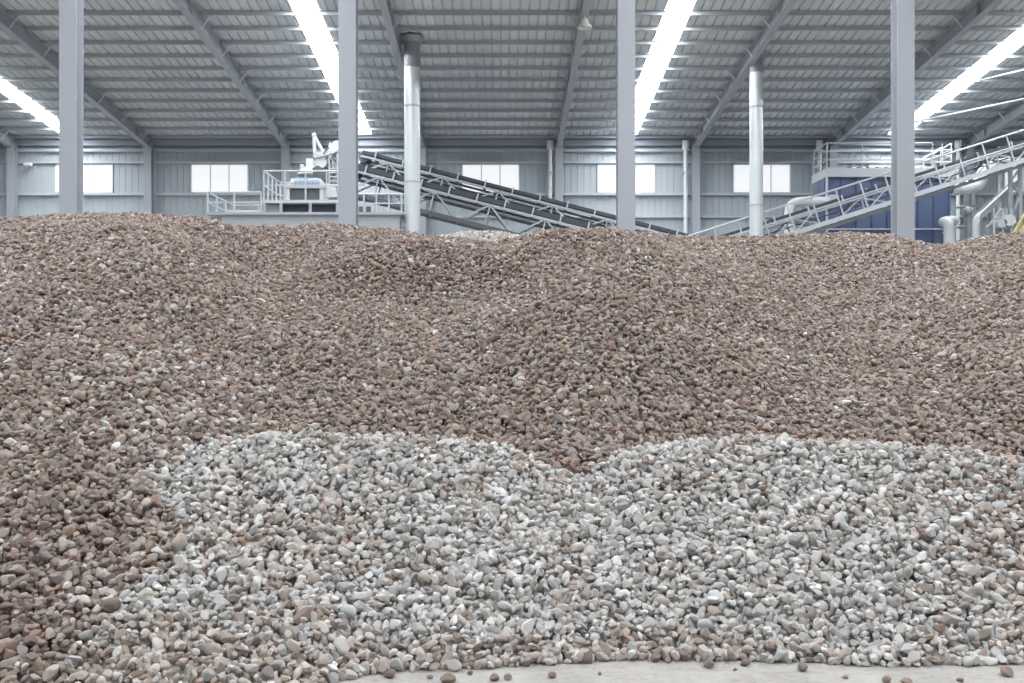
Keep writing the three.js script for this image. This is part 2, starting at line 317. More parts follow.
// ------------------------------------------------------------------ machine platform on the left
const PD = 33, pk = PD / FOC;
const py2y = (py, d) => EYE + (CY - py) * d / FOC, px2x = (px, d) => (px - CX) * d / FOC;
{
  const deckY = py2y(200, PD), o = thing('machine_platform', 'grey steel machine platform on a plinth behind the heap crest', 'platform', V(px2x(264, PD), 0, -PD));
  part('plinth', bx(px2x(222, PD), px2x(400, PD), 0, py2y(215, PD), -PD - 3.2, -PD + 0.1), M.greySteel, o);
  part('lower_deck', bx(px2x(208, PD), px2x(404, PD), py2y(215, PD), py2y(212.5, PD), -PD - 3.3, -PD + 0.25), M.column, o);
  part('upper_deck', bx(px2x(263, PD), px2x(348, PD), deckY - 0.1, deckY, -PD - 2.4, -PD + 0.15), M.rail, o);
  part('machine_base', bx(px2x(282, PD), px2x(338, PD), py2y(212.4, PD), deckY - 0.12, -PD - 2.2, -PD - 0.3), M.darkSteel, o);
  part('side_box', bx(px2x(266, PD), px2x(281, PD), py2y(212.4, PD), deckY - 0.12, -PD - 2.2, -PD - 0.1), M.greySteel, o);
  for (const px of [265, 282, 311, 338, 347]) for (const z of [-PD + 0.1, -PD - 2.3]) part('post', bx(px2x(px, PD) - 0.045, px2x(px, PD) + 0.045, py2y(212.5, PD), deckY - 0.1, z - 0.045, z + 0.045), M.column, o);
  part('cover_plate', bx(px2x(226, PD), px2x(265, PD), py2y(212.5, PD), py2y(209.5, PD), -PD - 1.5, -PD), M.white, o);
  railing('platform_railing', 'white tube railing around the upper deck with the motor', [V(px2x(348, PD), deckY, -PD + 0.1), V(px2x(264.5, PD), deckY, -PD + 0.1), V(px2x(264.5, PD), deckY, -PD - 2.3), V(px2x(305, PD), deckY, -PD - 2.3)], 29 * pk, 'platform railings', 0.62);
  railing('platform_railing', 'white tube railing at the low left end of the machine platform', [V(px2x(264, PD), py2y(213, PD), -PD - 3.0), V(px2x(209, PD), py2y(213, PD), -PD - 3.0), V(px2x(209, PD), py2y(213, PD), -PD + 0.15), V(px2x(262, PD), py2y(213, PD), -PD + 0.15)], 0.68, 'platform railings', 0.9);
  railing('platform_railing', 'white tube railing on the low deck right of the second column', [V(px2x(352, PD), py2y(213, PD), -PD + 0.15), V(px2x(402, PD), py2y(213, PD), -PD + 0.15)], 0.62, 'platform railings', 0.45);
  // motor unit on its stand
  const mo = thing('drive_motor', 'pale blue electric motor lying on a dark stand on the upper deck', 'motor', V(px2x(304, PD), deckY, -PD - 0.5));
  const my = py2y(180, PD), r = 4.4 * pk, mz = -PD - 0.45;
  part('stand', bx(px2x(289, PD), px2x(318, PD), deckY, py2y(186.5, PD), mz - 0.45, mz + 0.2), M.darkSteel, mo);
  for (const px of [286.5, 320.5]) part('bracket', bx(px2x(px - 2, PD), px2x(px + 2, PD), deckY, py2y(180, PD), mz - 0.4, mz + 0.25), M.dustWhite, mo);
  part('bed_plate', bx(px2x(284, PD), px2x(324, PD), py2y(186.8, PD), py2y(184.6, PD), mz - 0.45, mz + 0.3), M.rail, mo);
  const body = part('motor_body', rod(V(px2x(292, PD), my, mz), V(px2x(318, PD), my, mz), r, 24), M.motor, mo);
  for (let i = 0; i < 9; i++) { const x = px2x(295 + i * 2.4, PD); part('cooling_fin', rod(V(x - 0.012, my, mz), V(x + 0.012, my, mz), r + 0.025, 24), M.motor, body); }
  part('end_bell', rod(V(px2x(318, PD), my, mz), V(px2x(320, PD), my, mz), r * 0.85, 20, r * 0.45), M.white, mo);
  part('fan_cover', rod(V(px2x(288.5, PD), my, mz), V(px2x(292, PD), my, mz), r * 0.9, 20), M.white, mo);
  // vibrating screen with its hood and arms behind the motor
  const sz = -PD - 1.4, vs = thing('vibrating_screen', 'dusty white vibrating screen with hood and raised arms behind the motor', 'machine', V(px2x(318, PD), deckY, sz));
  const X = (px) => px2x(px, PD + 1.4), Y = (py) => py2y(py, PD + 1.4);
  const q = (list) => list.map(([a, b]) => [X(a), Y(b)]);
  part('side_plate', prism(q([[302, 176], [303, 161], [307, 157], [314, 158], [318, 152], [343, 147], [352, 152], [352, 186], [330, 190], [322, 176]]), sz - 0.9, sz - 0.83), M.dustWhite, vs);
  part('hood', new THREE.SphereGeometry(1, 24, 12, 0, Math.PI * 2, 0, Math.PI / 2).scale(14 * pk * 1.04, 9.5 * pk, 0.6).translate(X(313.5), Y(177), sz + 0.3), M.white, vs);
  part('screen_box', prism(q([[318, 164], [321, 158], [340, 155], [345, 158], [345, 170], [334, 172], [321, 171]]), sz - 0.8, sz + 0.45), M.dustWhite, vs);
  part('deck_beam', bar(V(X(316), Y(154), sz + 0.2), V(X(350), Y(154), sz + 0.2), 0.14, 0.12), M.rail, vs);
  part('raised_arm', rod(V(X(315), Y(136), sz + 0.2), V(X(316), Y(158), sz + 0.2), 0.065, 12), M.white, vs);
  part('raised_arm', rod(V(X(315), Y(136), sz + 0.2), V(X(325), Y(154), sz + 0.2), 0.055, 12), M.white, vs);
  part('arm_head', new THREE.SphereGeometry(0.085, 14, 10).translate(X(315), Y(136), sz + 0.2), M.white, vs);
  part('fin_plate', prism(q([[327, 154], [330, 141], [335, 151], [335, 154]]), sz, sz + 0.06), M.white, vs);
  part('bearing_housing', new THREE.CylinderGeometry(6 * pk, 6 * pk, 0.9, 20).rotateX(Math.PI / 2).translate(X(339), Y(148), sz), M.white, vs);
  part('bearing_housing', new THREE.CylinderGeometry(5 * pk, 5 * pk, 1.0, 20).rotateX(Math.PI / 2).translate(X(325), Y(165.5), sz + 0.1), M.white, vs);
  part('spring_box', bx(X(305), X(312), Y(172), Y(157.5), sz - 0.7, sz - 0.1, 0.03), M.dustWhite, vs);
  part('drive_guard', prism(q([[318, 172], [324, 170], [331, 175], [330, 184], [324, 185], [320, 178]]), sz + 0.35, sz + 0.6), M.darkSteel, vs);
  part('outlet_chute', prism(q([[324, 200], [327, 189], [332, 186], [339, 190], [341, 200]]), sz + 0.2, sz + 0.8), M.dustWhite, vs);
  for (const px of [335, 343]) for (const dz of [-0.6, 0.5]) part('support_leg', rod(V(X(px), deckY, sz + dz), V(X(px), Y(166), sz + dz), 0.06, 10), M.rail, vs);
  for (let k = 0; k < 6; k++) part('ladder_rung', rod(V(X(333), Y(172 + k * 4), sz + 0.75), V(X(341), Y(172 + k * 4), sz + 0.75), 0.025, 8), M.rail, vs);
  for (const px of [333, 341]) part('ladder_side', rod(V(X(px), deckY, sz + 0.75), V(X(px), Y(158), sz + 0.75), 0.03, 8), M.rail, vs);
  part('guard_face', prism(q([[317, 172], [323, 169.5], [330, 174], [329.5, 184], [323, 186], [319, 179]]), sz + 0.82, sz + 0.9), M.darkSteel, vs);
  part('guard_spacer', prism(q([[320, 173], [327, 173], [327, 183], [320, 183]]), sz + 0.55, sz + 0.83), M.greySteel, vs);
  part('hose', bend([V(X(331), Y(150), sz + 0.5), V(X(327), Y(157), sz + 0.6), V(X(334), Y(163), sz + 0.6), V(X(330), Y(170), sz + 0.6), V(X(338), Y(177), sz + 0.6)], 0.035, 30, 8), M.darkSteel, vs);
  part('hose', bend([V(X(343), Y(152), sz + 0.6), V(X(336), Y(160), sz + 0.7), V(X(341), Y(168), sz + 0.7), V(X(335), Y(182), sz + 0.7)], 0.03, 30, 8), M.darkSteel, vs);
  for (const [a, b] of [[322, 158.5], [329, 157], [336, 155.5]]) part('clamp_block', bx(X(a), X(a + 3), Y(b + 3), Y(b), sz + 0.45, sz + 0.6, 0.015), M.greySteel, vs);
  part('junction_box', bx(X(300.5), X(304), Y(170), Y(164), sz - 0.3, sz + 0.1, 0.02), M.rail, vs);
  part('cross_tube', rod(V(X(318), Y(161), sz + 0.62), V(X(350), Y(152.5), sz + 0.62), 0.05, 10), M.greySteel, vs);
  // cabinet seen right of the second column
  const cb = thing('control_cabinet', 'small white cabinet with dark openings right of the second column', 'cabinet', V(px2x(366, PD), py2y(212.5, PD), -PD - 0.6));
  part('body', bx(px2x(354, PD), px2x(372, PD), py2y(212.5, PD), py2y(202, PD), -PD - 1.0, -PD - 0.5, 0.01), M.rail, cb);
  for (const [a, b] of [[357, 362], [364, 369]]) part('opening', bx(px2x(a, PD), px2x(b, PD), py2y(210, PD), py2y(204, PD), -PD - 0.52, -PD - 0.48), M.darkSteel, cb);
}

// ------------------------------------------------------------------ inclined belt conveyors
function conveyor(label, A, B, opt) {
  // A, B: centre of the carrying belt at the near edge; the belt lies wide in z, behind that edge
  const { width = 0.75, trussDepth = 0.8, bay = 1.1, group = 'inclined conveyors', legs = [], beltT = 0.13, skirt = 0.16, bottomDark = false } = opt;
  const o = thing('belt_conveyor', label, 'conveyor', V((A.x + B.x) / 2, 0, A.z), group);
  const dir = B.clone().sub(A), L = dir.length(); dir.normalize();
  const nrm = V(-dir.y, dir.x, 0); if (nrm.y < 0) nrm.negate();
  const at = (t, n, z) => A.clone().addScaledVector(dir, t).addScaledVector(nrm, n).add(V(0, 0, z));
  const beltZ = -width / 2 - 0.05;
  part('belt', bar(at(0, 0, beltZ), at(L, 0, beltZ), width, beltT, nrm), M.belt, o);
  part('belt_skirt', [bar(at(0, 0.04, -0.02), at(L, 0.04, -0.02), 0.03, skirt, nrm), bar(at(0, 0.04, -width - 0.08), at(L, 0.04, -width - 0.08), 0.03, skirt, nrm)], M.belt, o);
  part('return_belt', bar(at(0, -0.36, beltZ), at(L, -0.36, beltZ), width * 0.9, 0.03, nrm), M.belt, o);
  for (const [t, nm] of [[0.1, 'head_drum'], [L - 0.1, 'tail_drum']]) part(nm, rod(at(t, -0.14, -0.06), at(t, -0.14, -width - 0.04), 0.2, 18), M.darkSteel, o);
  const n = Math.round(L / bay), st = L / n;
  for (const z of [0.03, -width - 0.13]) {
    part('top_chord', bar(at(0, -0.13, z), at(L, -0.13, z), 0.08, 0.08, nrm), M.truss, o);
    part('bottom_chord', bar(at(0, -trussDepth, z), at(L, -trussDepth, z), 0.1, bottomDark ? 0.15 : 0.1, nrm), bottomDark ? M.darkSteel : M.truss, o);
    for (let k = 0; k < n; k++) {
      const up = k % 2 === 0;
      part('diagonal', bar(at(k * st, up ? -trussDepth : -0.13, z), at((k + 1) * st, up ? -0.13 : -trussDepth, z), 0.055, 0.055, nrm), M.truss, o);
      if (k % 2) part('upright', bar(at(k * st, -trussDepth, z), at(k * st, -0.13, z), 0.05, 0.05, dir), M.truss, o);
    }
  }
  for (let k = 0; k < n; k++) {
    const b = part('idler_bracket', [bar(at((k + 0.5) * st, -0.16, 0.05), at((k + 0.5) * st, 0.17, 0.05), 0.07, 0.05, dir), bar(at((k + 0.5) * st, -0.16, -width - 0.15), at((k + 0.5) * st, 0.17, -width - 0.15), 0.07, 0.05, dir)], M.rail, o);
    part('idler_roller', rod(at((k + 0.5) * st, -0.13, 0.03), at((k + 0.5) * st, -0.13, -width - 0.1), 0.05, 10), M.greySteel, b);
    part('cross_tie', bar(at(k * st, -trussDepth, 0.03), at(k * st, -trussDepth, -width - 0.13), 0.06, 0.06, dir), M.truss, o);
  }
  for (const t of legs) for (const z of [0.03, -width - 0.13]) { const p = at(t, -trussDepth, z); part('support_leg', bar(V(p.x, 0, p.z), p, 0.12, 0.12, V(1, 0, 0)), M.truss, o); }
  return { o, at, L, dir, nrm };
}
{
  const a = conveyor('upper dark belt conveyor descending from the screen past the round duct', P(362, 152, 37.2), P(800, 265, 37.2), { trussDepth: 0.8, bay: 1.05, beltT: 0.1, skirt: 0.12, legs: [13.5] });
  const b = conveyor('lower dark belt conveyor descending in front of the upper one', P(352, 166, 35.2), P(630, 236.5, 35.2), { trussDepth: 0.92, bay: 1.05, beltT: 0.14, skirt: 0.17, legs: [9.4], bottomDark: true });
}
{
  // rising conveyor on the right with a walkway rail on its near side
  const D = 35.7, slope = 0.3165, y0 = (x) => 219 - slope * (x - 780);
  const c = conveyor('long rising belt conveyor with a side railing in front of the blue filter house', P(690, y0(690), D), P(1130, y0(1130), D), { trussDepth: 0.78, bay: 1.3, width: 0.7, beltT: 0.09, skirt: 0.12, legs: [1] });
  const rl = thing('conveyor_railing', 'pale tube railing along the near side of the rising conveyor', 'railing', P(690, y0(690), D));
  const zz = 0.5, hi = 0.40, lo = -0.62;
  part('top_rail', rod(c.at(-0.3, hi, zz), c.at(c.L, hi, zz), 0.034, 8), M.rail, rl);
  part('mid_rail', rod(c.at(0.5, -0.06, zz), c.at(c.L, -0.06, zz), 0.026, 8), M.rail, rl);
  part('walkway_stringer', bar(c.at(0.5, lo, zz), c.at(c.L, lo, zz), 0.07, 0.16, c.nrm), M.rail, rl);
  part('walkway_plate', bar(c.at(0.5, lo + 0.05, zz - 0.22), c.at(c.L, lo + 0.05, zz - 0.22), 0.42, 0.02, c.nrm), M.truss, rl);
  for (let t = 0.9; t < c.L; t += 0.9) part('post', bar(c.at(t, lo, zz), c.at(t, hi, zz), 0.045, 0.045, c.dir), M.rail, rl);
  for (let t = 0.9; t < c.L - 1.2; t += 2.7) part('brace', bar(c.at(t, lo, zz - 0.03), c.at(t + 0.9, -0.06, zz - 0.03), 0.04, 0.04, c.nrm), M.rail, rl);
}

// ------------------------------------------------------------------ blue filter house with deck, railing, ladder cage and pipes
{
  const D = 38.6, z = -D, X = (px) => px2x(px, D), Y = (py) => py2y(py, D), back = z - 1.5;
  const o = thing('filter_house', 'large dark blue dust filter house with a grey roof deck', 'filter house', V((X(822) + X(949)) / 2, 0, z));
  const xa = X(826), xb = X(949), n = 8, w = (xb - xa) / n;
  part('body', bx(xa + 0.03, xb - 0.03, 0.9, Y(177), back, z - 0.05), M.blue[1], o);
  for (let i = 0; i < n; i++) part('front_panel', bx(xa + i * w + 0.015, xa + (i + 1) * w - 0.015, Y(229) + 0.03, Y(177), z - 0.06, z, 0.012), M.blue[i % 3], o);
  for (let i = 0; i < n; i++) part('front_panel', bx(xa + i * w + 0.015, xa + (i + 1) * w - 0.015, 1.0, Y(229) - 0.03, z - 0.06, z, 0.012), M.blue[(i + 1) % 3], o);
  for (let i = 0; i <= n; i++) part('stiffening_rib', bx(xa + i * w - 0.03, xa + i * w + 0.03, 0.95, Y(177), z - 0.02, z + 0.055), M.blue[1], o);
  part('tie_rail', rod(V(xa, Y(229), z + 0.09), V(xb, Y(229), z + 0.09), 0.03, 8), M.rail, o);
  for (let i = 0; i < 2; i++) part('side_panel', bx(xa - 0.04, xa + 0.03, 1.0, Y(177), back + i * 0.72 + 0.02, back + (i + 1) * 0.72 - 0.02, 0.01), M.blue[i % 3], o);
  part('roof_deck', bx(X(824.5), X(953), Y(177), Y(168.5), back - 0.1, z + 0.2), M.rail, o);
  part('corner_post', bx(X(824.6), X(826.6), 0, Y(177), z + 0.1, z + 0.18), M.rail, o);
  for (const x of [xa + 0.15, xb - 0.15]) for (const zz of [z - 0.2, back + 0.25]) part('leg', bx(x - 0.1, x + 0.1, 0, 0.92, zz - 0.1, zz + 0.1), M.greySteel, o);
  const hd = part('valve_header', bx(X(853), X(928), Y(168.5), Y(164), back + 0.4, back + 1.0, 0.04), M.darkSteel, o);
  for (let i = 0; i < 8; i++) part('valve_cap', new THREE.SphereGeometry(1, 16, 10).scale(0.14, 0.09, 0.14).translate(X(858 + i * 9.2), Y(166.5), back + 1.02), M.white, hd);
  railing('roof_railing', 'white tube railing around the roof of the blue filter house', [V(X(931), Y(168.5), z + 0.12), V(X(826), Y(168.5), z + 0.12), V(X(826), Y(168.5), back), V(X(950), Y(168.5), back)], 0.98, null, 1.4, 2, 0.022);
  const lc = thing('ladder_cage', 'white ladder cage at the right end of the filter house roof', 'ladder', V(X(941), Y(168.5), z - 0.3));
  const ya = Y(168.5), yb = Y(143.5);
  for (const px of [932, 941, 950]) for (const dz of [0.1, -0.8]) part('upright', rod(V(X(px), ya, z + dz), V(X(px), px === 932 ? Y(154) : yb, z + dz), 0.03, 8), M.white, lc);
  for (const py of [150, 156, 162]) part('hoop', [rod(V(X(py < 154 ? 941 : 932), Y(py), z + 0.1), V(X(950), Y(py), z + 0.1), 0.024, 8), rod(V(X(950), Y(py), z + 0.1), V(X(950), Y(py), z - 0.8), 0.024, 8)], M.white, lc);
  part('slanted_rail', [rod(V(X(932), Y(154), z + 0.1), V(X(950), yb, z + 0.1), 0.026, 8), rod(V(X(932), Y(154), z - 0.8), V(X(950), yb, z - 0.8), 0.026, 8)], M.white, lc);

  // curved inlet pipe left of the house
  const pi = thing('elbow_pipe', 'fat white elbow pipe bending down at the left of the filter house', 'pipe', P(790, 201, D));
  const pz = z + 0.3;
  part('pipe', bend([V(X(786.5), 0, pz), V(X(786.5), Y(240), pz), V(X(786.5), Y(216), pz), V(X(788), Y(206.5), pz), V(X(794), Y(202.3), pz), V(X(803), Y(201.5), pz), V(X(815), Y(201.5), pz), V(X(828), Y(201.5), pz)], 0.165, 60, 18), M.pipe, pi);
  part('flange', rod(V(X(806), Y(201.5), pz), V(X(808), Y(201.5), pz), 0.2, 18), M.pipe, pi);
  part('connection_box', bx(X(826), X(833), Y(207), Y(196), z + 0.06, pz + 0.22, 0.02), M.rail, pi);
  // outlet pipe on the right
  const po = thing('outlet_pipe', 'bright white rounded pipe leaving the filter house at the right', 'pipe', P(965, 187, D));
  const oz = z + 0.1;
  part('pipe', bend([V(X(950), Y(187.5), oz), V(X(956), Y(187.5), oz), V(X(968), Y(187), oz), V(X(977), Y(184), oz), V(X(981), Y(176), oz), V(X(990), Y(168), oz - 0.3), V(X(1003), Y(163), oz - 0.6), V(X(1016), Y(160), oz - 0.8)], 0.25, 60, 18), M.pipe, po);
  part('flange', rod(V(X(956), Y(187.5), oz), V(X(957.5), Y(187.5), oz), 0.29, 18), M.pipe, po);
  for (const px of [1008]) part('support', rod(V(X(px), 0, oz - 0.7), V(X(px), Y(165), oz - 0.7), 0.06, 10), M.rail, po);
  const pl = thing('goose_neck_pipe', 'pale goose neck pipe low beside the blue filter house', 'pipe', P(948, 220, D - 1.5));
  const D2 = D - 1.5, gx = (px) => px2x(px, D2), gy = (py) => py2y(py, D2);
  part('pipe', bend([V(X(945.5), Y(223), -D + 0.1), V(X(946), Y(222.5), -D + 0.6), V(gx(947), gy(221), -D2 - 0.25), V(gx(948.5), gy(223), -D2), V(gx(949), gy(229), -D2), V(gx(949), gy(250), -D2), V(gx(949), 0, -D2)], 0.2, 50, 18), M.pipe, pl);
  part('flange', rod(V(gx(949), gy(233), -D2), V(gx(949), gy(231.5), -D2), 0.235, 18), M.pipe, pl);
}
// machines at the right edge
{
  const D = 37, X = (px) => px2x(px, D), Y = (py) => py2y(py, D), z = -D;
  const ch = thing('discharge_chute', 'pale slanting chute with a curved lower mouth at the right edge', 'chute', V(X(995), 0, z));
  part('trough', bar(V(X(1016), Y(183), z), V(X(979), Y(217), z), 0.5, 0.14), M.white, ch);
  part('trough_side', [bar(V(X(1016), Y(182), z + 0.25), V(X(979), Y(216), z + 0.25), 0.03, 0.2), bar(V(X(1016), Y(182), z - 0.25), V(X(979), Y(216), z - 0.25), 0.03, 0.2)], M.greySteel, ch);
  part('mouth', bend([V(X(982), Y(214.5), z), V(X(977.5), Y(219), z), V(X(976), Y(226), z), V(X(975.5), Y(240), z)], 0.15, 24, 14), M.pipe, ch);
  part('support_leg', [bar(V(X(992), 0, z + 0.2), V(X(992), Y(205), z + 0.2), 0.08, 0.08, V(1, 0, 0)), bar(V(X(992), 0, z - 0.2), V(X(992), Y(205), z - 0.2), 0.08, 0.08, V(1, 0, 0))], M.truss, ch);
  const tw = thing('support_tower', 'grey steel trestle under the rising conveyor at the right edge', 'trestle', V(X(1015), 0, z + 1));
  const Dt = 36.1, tx = (px) => px2x(px, Dt), ty = (py) => py2y(py, Dt);
  for (const [a, b] of [[1013, 1010], [1020, 1020]]) part('leg', bar(V(tx(a), 0, -Dt), V(tx(b), ty(166), -Dt), 0.12, 0.12, V(1, 0, 0)), M.truss, tw);
  for (const [a, b, c, d] of [[1012, 214, 1020, 196], [1011, 180, 1020, 196], [1011, 180, 1020, 168], [1012, 214, 1020, 232]]) part('cross_brace', bar(V(tx(a), ty(b), -Dt), V(tx(c), ty(d), -Dt), 0.07, 0.07), M.truss, tw);
  const vm = thing('feeder_machine', 'dusty grey feeder machine with round housings low at the right edge', 'machine', V(X(1000), 0, z + 1));
  const Dm = 36.2, mx = (px) => px2x(px, Dm), my = (py) => py2y(py, Dm);
  part('body', prism([[mx(989), 0], [mx(989), my(226)], [mx(994), my(220)], [mx(1003), my(207)], [mx(1008), my(207)], [mx(1008), 0]], -Dm - 0.3, -Dm), M.greySteel, vm);
  part('housing', new THREE.CylinderGeometry(0.17, 0.17, 0.6, 18).rotateX(Math.PI / 2).translate(mx(996), my(224), -Dm + 0.15), M.rail, vm);
  part('housing', new THREE.CylinderGeometry(0.21, 0.21, 0.6, 18).rotateX(Math.PI / 2).translate(mx(1004), my(221), -Dm + 0.15), M.white, vm);
  for (const px of [990, 999, 1007]) part('post', rod(V(mx(px), 0, -Dm + 0.3), V(mx(px), my(209), -Dm + 0.3), 0.035, 8), M.rail, vm);
  part('hand_rail', [rod(V(mx(990), my(218), -Dm + 0.3), V(mx(1008), my(218), -Dm + 0.3), 0.03, 8), rod(V(mx(990), my(228), -Dm + 0.3), V(mx(1008), my(228), -Dm + 0.3), 0.03, 8)], M.rail, vm);
  const yl = thing('yellow_stair_rail', 'yellow slanting stair rail at the right picture edge', 'railing', V(X(1020), 0, -34.4));
  const Dy = 34.4;
  for (const [a, b, c, d] of [[1011, 238, 1030, 204], [1016, 240, 1035, 206], [1013, 249, 1034, 212]]) part('rail', rod(P(a, b, Dy), P(c, d, Dy), 0.045, 10), M.yellow, yl);
  for (const px of [1016, 1026]) { const p = P(px, 238 - (px - 1011) * 1.79, Dy); part('post', rod(V(p.x, 0, p.z), p, 0.04, 10), M.yellow, yl); }
  const sp = thing('side_pipework', 'thin grey pipe cluster between the white downpipe and the chute', 'pipe', P(966, 230, 39));
  part('upright_pipe', rod(V(px2x(968, 39), 0, -39), V(px2x(968, 39), py2y(194, 39), -39), 0.13, 14), M.greySteel, sp);
  part('cross_pipe', [rod(P(953, 227, 39), P(978, 225, 39), 0.06, 10), rod(P(957, 207, 39), P(976, 205, 39), 0.05, 10)], M.greySteel, sp);
  part('valve', new THREE.SphereGeometry(0.16, 14, 10).translate(...P(968.5, 210, 38.85).toArray()), M.rail, sp);
}

// ------------------------------------------------------------------ the gravel heaps
function curve(pts) {                        // smooth curve through [x, y] pairs
  return (x) => {
    if (x <= pts[0][0]) return pts[0][1];
    for (let i = 0; i + 1 < pts.length; i++) if (x <= pts[i + 1][0]) { const t = (x - pts[i][0]) / (pts[i + 1][0] - pts[i][0]); return lerp(pts[i][1], pts[i + 1][1], t * t * (3 - 2 * t)); }
    return pts[pts.length - 1][1];
  };
}
// bearing u: 1000 * x / distance + CX, so that the crest lines can be read as bearings from the camera's spot
const crestElev = curve([[-300, 219], [0, 218], [60, 214], [130, 213], [200, 216], [232, 225], [290, 226], [320, 222], [380, 228], [440, 236], [490, 241], [520, 237], [545, 229], [600, 229], [640, 232], [700, 237], [760, 236], [800, 234], [850, 232], [890, 234], [915, 240], [940, 244], [960, 241], [985, 236], [1024, 231], [1300, 226]]);
const crestDist = curve([[-200, 12.6], [150, 12.8], [235, 13.4], [300, 14.2], [480, 13.6], [600, 12.8], [700, 14.2], [850, 15.2], [940, 14.8], [1024, 14], [1200, 14]]);
const frontDist = curve([[-200, 4.2], [100, 4.3], [290, 4.55], [400, 4.85], [640, 5.0], [900, 5.0], [1100, 5.0]]);
const greyFront = curve([[0, 4.75], [290, 4.74], [350, 4.84], [420, 4.9], [560, 4.99], [630, 5.1], [660, 5.1], [720, 5.04], [800, 4.98], [890, 4.9], [960, 4.93], [1024, 4.96], [1300, 4.95]]);
const greyCrest = curve([[60, 560], [110, 520], [150, 470], [205, 443], [300, 438], [440, 441], [500, 450], [575, 479], [640, 451], [700, 444], [760, 441], [850, 446], [950, 452], [1024, 462], [1200, 480]]);
function brownH(x, d) {
  const u = CX + FOC * x / d, f = frontDist(u), dc = crestDist(u), hc = EYE + (CY - crestElev(u) - 2) * dc / FOC;
  let h;
  if (d < dc) {
    const t = (d - f) / (dc - f);
    h = hc * (t < 0 ? t * 1.5 : t + 0.05 * Math.sin(t * Math.PI));
    const w = sstep(0, 0.25, t) * sstep(1.0, 0.8, t);
    const G = (cu, cd, su, sd) => Math.exp(-((u - cu) ** 2) / (2 * su * su) - ((d - cd) ** 2) / (2 * sd * sd));
    h += w * (0.30 * G(610, 10.6, 85, 1.8) - 0.36 * G(840, 11.0, 75, 2.0) - 0.30 * G(262, 12.0, 40, 1.0) + 0.16 * G(120, 11.0, 70, 1.2) + 0.26 * G(430, 11.5, 80, 0.4) - 0.18 * G(430, 10.6, 95, 0.5) + 0.12 * G(960, 11, 60, 1.5) - 0.12 * G(250, 8.2, 90, 0.9));
    h += w * (0.10 * noise(x * 0.55, d * 0.55, 1.7) + 0.05 * noise(x * 1.4, d * 1.4, 5.2));
  } else h = hc - 0.45 * (Math.sqrt((d - dc) ** 2 + 0.16) - 0.4);
  return h;
}
function greyH(x, d) {
  const u = CX + FOC * x / d, f = greyFront(u), dc = 6.75, hc = EYE + (CY - greyCrest(u)) * dc / FOC;
  const s = hc / (dc - 0.15 - f);
  let h = d < dc ? s * (d - f) : hc - 0.35 * (d - dc);
  h = Math.min(h, hc - 0.5 * (Math.sqrt((d - dc) ** 2 + 0.02) - 0.14) * (d > dc ? 1 : 0.15));
  return h + 0.05 * noise(x * 1.1, d * 1.1, 8.4) * sstep(f, f + 0.6, d) * sstep(dc, dc - 0.6, d);
}
function farH(x, d) { const r = Math.hypot((x + 0.35) / 1.5, (d - 17.4) / 1.0); return EYE + (CY - 233) * 17.4 / FOC - 0.5 * (Math.sqrt(r * r + 0.3) - 0.55); }
const leftEdge = curve([[4.5, 60], [5.0, 120], [5.3, 178], [5.6, 182], [5.9, 160], [6.2, 118], [6.5, 135], [6.9, 165], [7.2, 220]]);   // bearing of the pale stones' left border, by distance
function surface(x, d) {
  const b = brownH(x, d), g = greyH(x, d), f = d > 13 ? farH(x, d) : -9, u = CX + FOC * x / d;
  const side = sstep(70, 150, u);
  const gg = lerp(-1, g, side);
  let h = Math.max(b, gg, f);
  const k = 0.06, m2 = Math.abs(b - gg); if (m2 < k) h += (k - m2) ** 2 / (4 * k);
  let heap = 'brown';
  if (f > b && d > 14) heap = 'far';
  else {
    const wob = 26 * noise(x * 2.3, d * 2.3, 3.3) + 14 * noise(x * 7, d * 7, 9.1);
    const elev = CY + FOC * (EYE - h) / d;
    if (u + wob > leftEdge(d) && d < 7.4 && elev > greyCrest(u) - 2 + 8 * noise(x * 3, d * 3, 2.1)) heap = 'grey';
  }
  return [h, heap];
}
const SURF = (x, d) => surface(x, d)[0];
// a stone: a ball cut by a few soft planes
function stoneGeo(detail, cuts) {
  const g0 = new THREE.IcosahedronGeometry(1, detail); g0.deleteAttribute('uv'); g0.deleteAttribute('normal');
  const g = mergeVertices(g0, 1e-4), p = g.attributes.position, planes = [];
  for (let i = 0; i < cuts; i++) { const n = V(gauss(), gauss(), gauss()).normalize(); planes.push([n, 0.52 + rnd() * 0.34]); }
  for (let i = 0; i < p.count; i++) {
    const v = V().fromBufferAttribute(p, i).normalize(); let acc = 1;
    for (const [n, o] of planes) { const c = v.dot(n); if (c > 0.05) acc += Math.pow(c / o, 36); }
    v.multiplyScalar(Math.pow(acc, -1 / 36));
    p.setXYZ(i, v.x, v.y * 0.66, v.z * 0.82);
  }
  g.computeVertexNormals();
  return toCreasedNormals(g, 0.3);
}
const VARIANTS = 10, stoneG = [];
for (let i = 0; i < VARIANTS; i++) stoneG.push(stoneGeo(4, 8 + (i % 4) * 2));
const stoneMat = new THREE.MeshStandardMaterial({ roughness: 0.9 });
const C = (r, g, b) => new THREE.Color().setRGB(r, g, b);
const brownTones = [C(0.31, 0.24, 0.205), C(0.27, 0.205, 0.175), C(0.36, 0.29, 0.255), C(0.33, 0.285, 0.265), C(0.23, 0.175, 0.15), C(0.40, 0.335, 0.295), C(0.34, 0.25, 0.20), C(0.28, 0.25, 0.24)];
const greyTones = [C(0.56, 0.545, 0.525), C(0.50, 0.485, 0.47), C(0.62, 0.605, 0.585), C(0.47, 0.46, 0.46), C(0.57, 0.535, 0.50), C(0.53, 0.525, 0.53), C(0.42, 0.40, 0.385), C(0.66, 0.645, 0.625)];
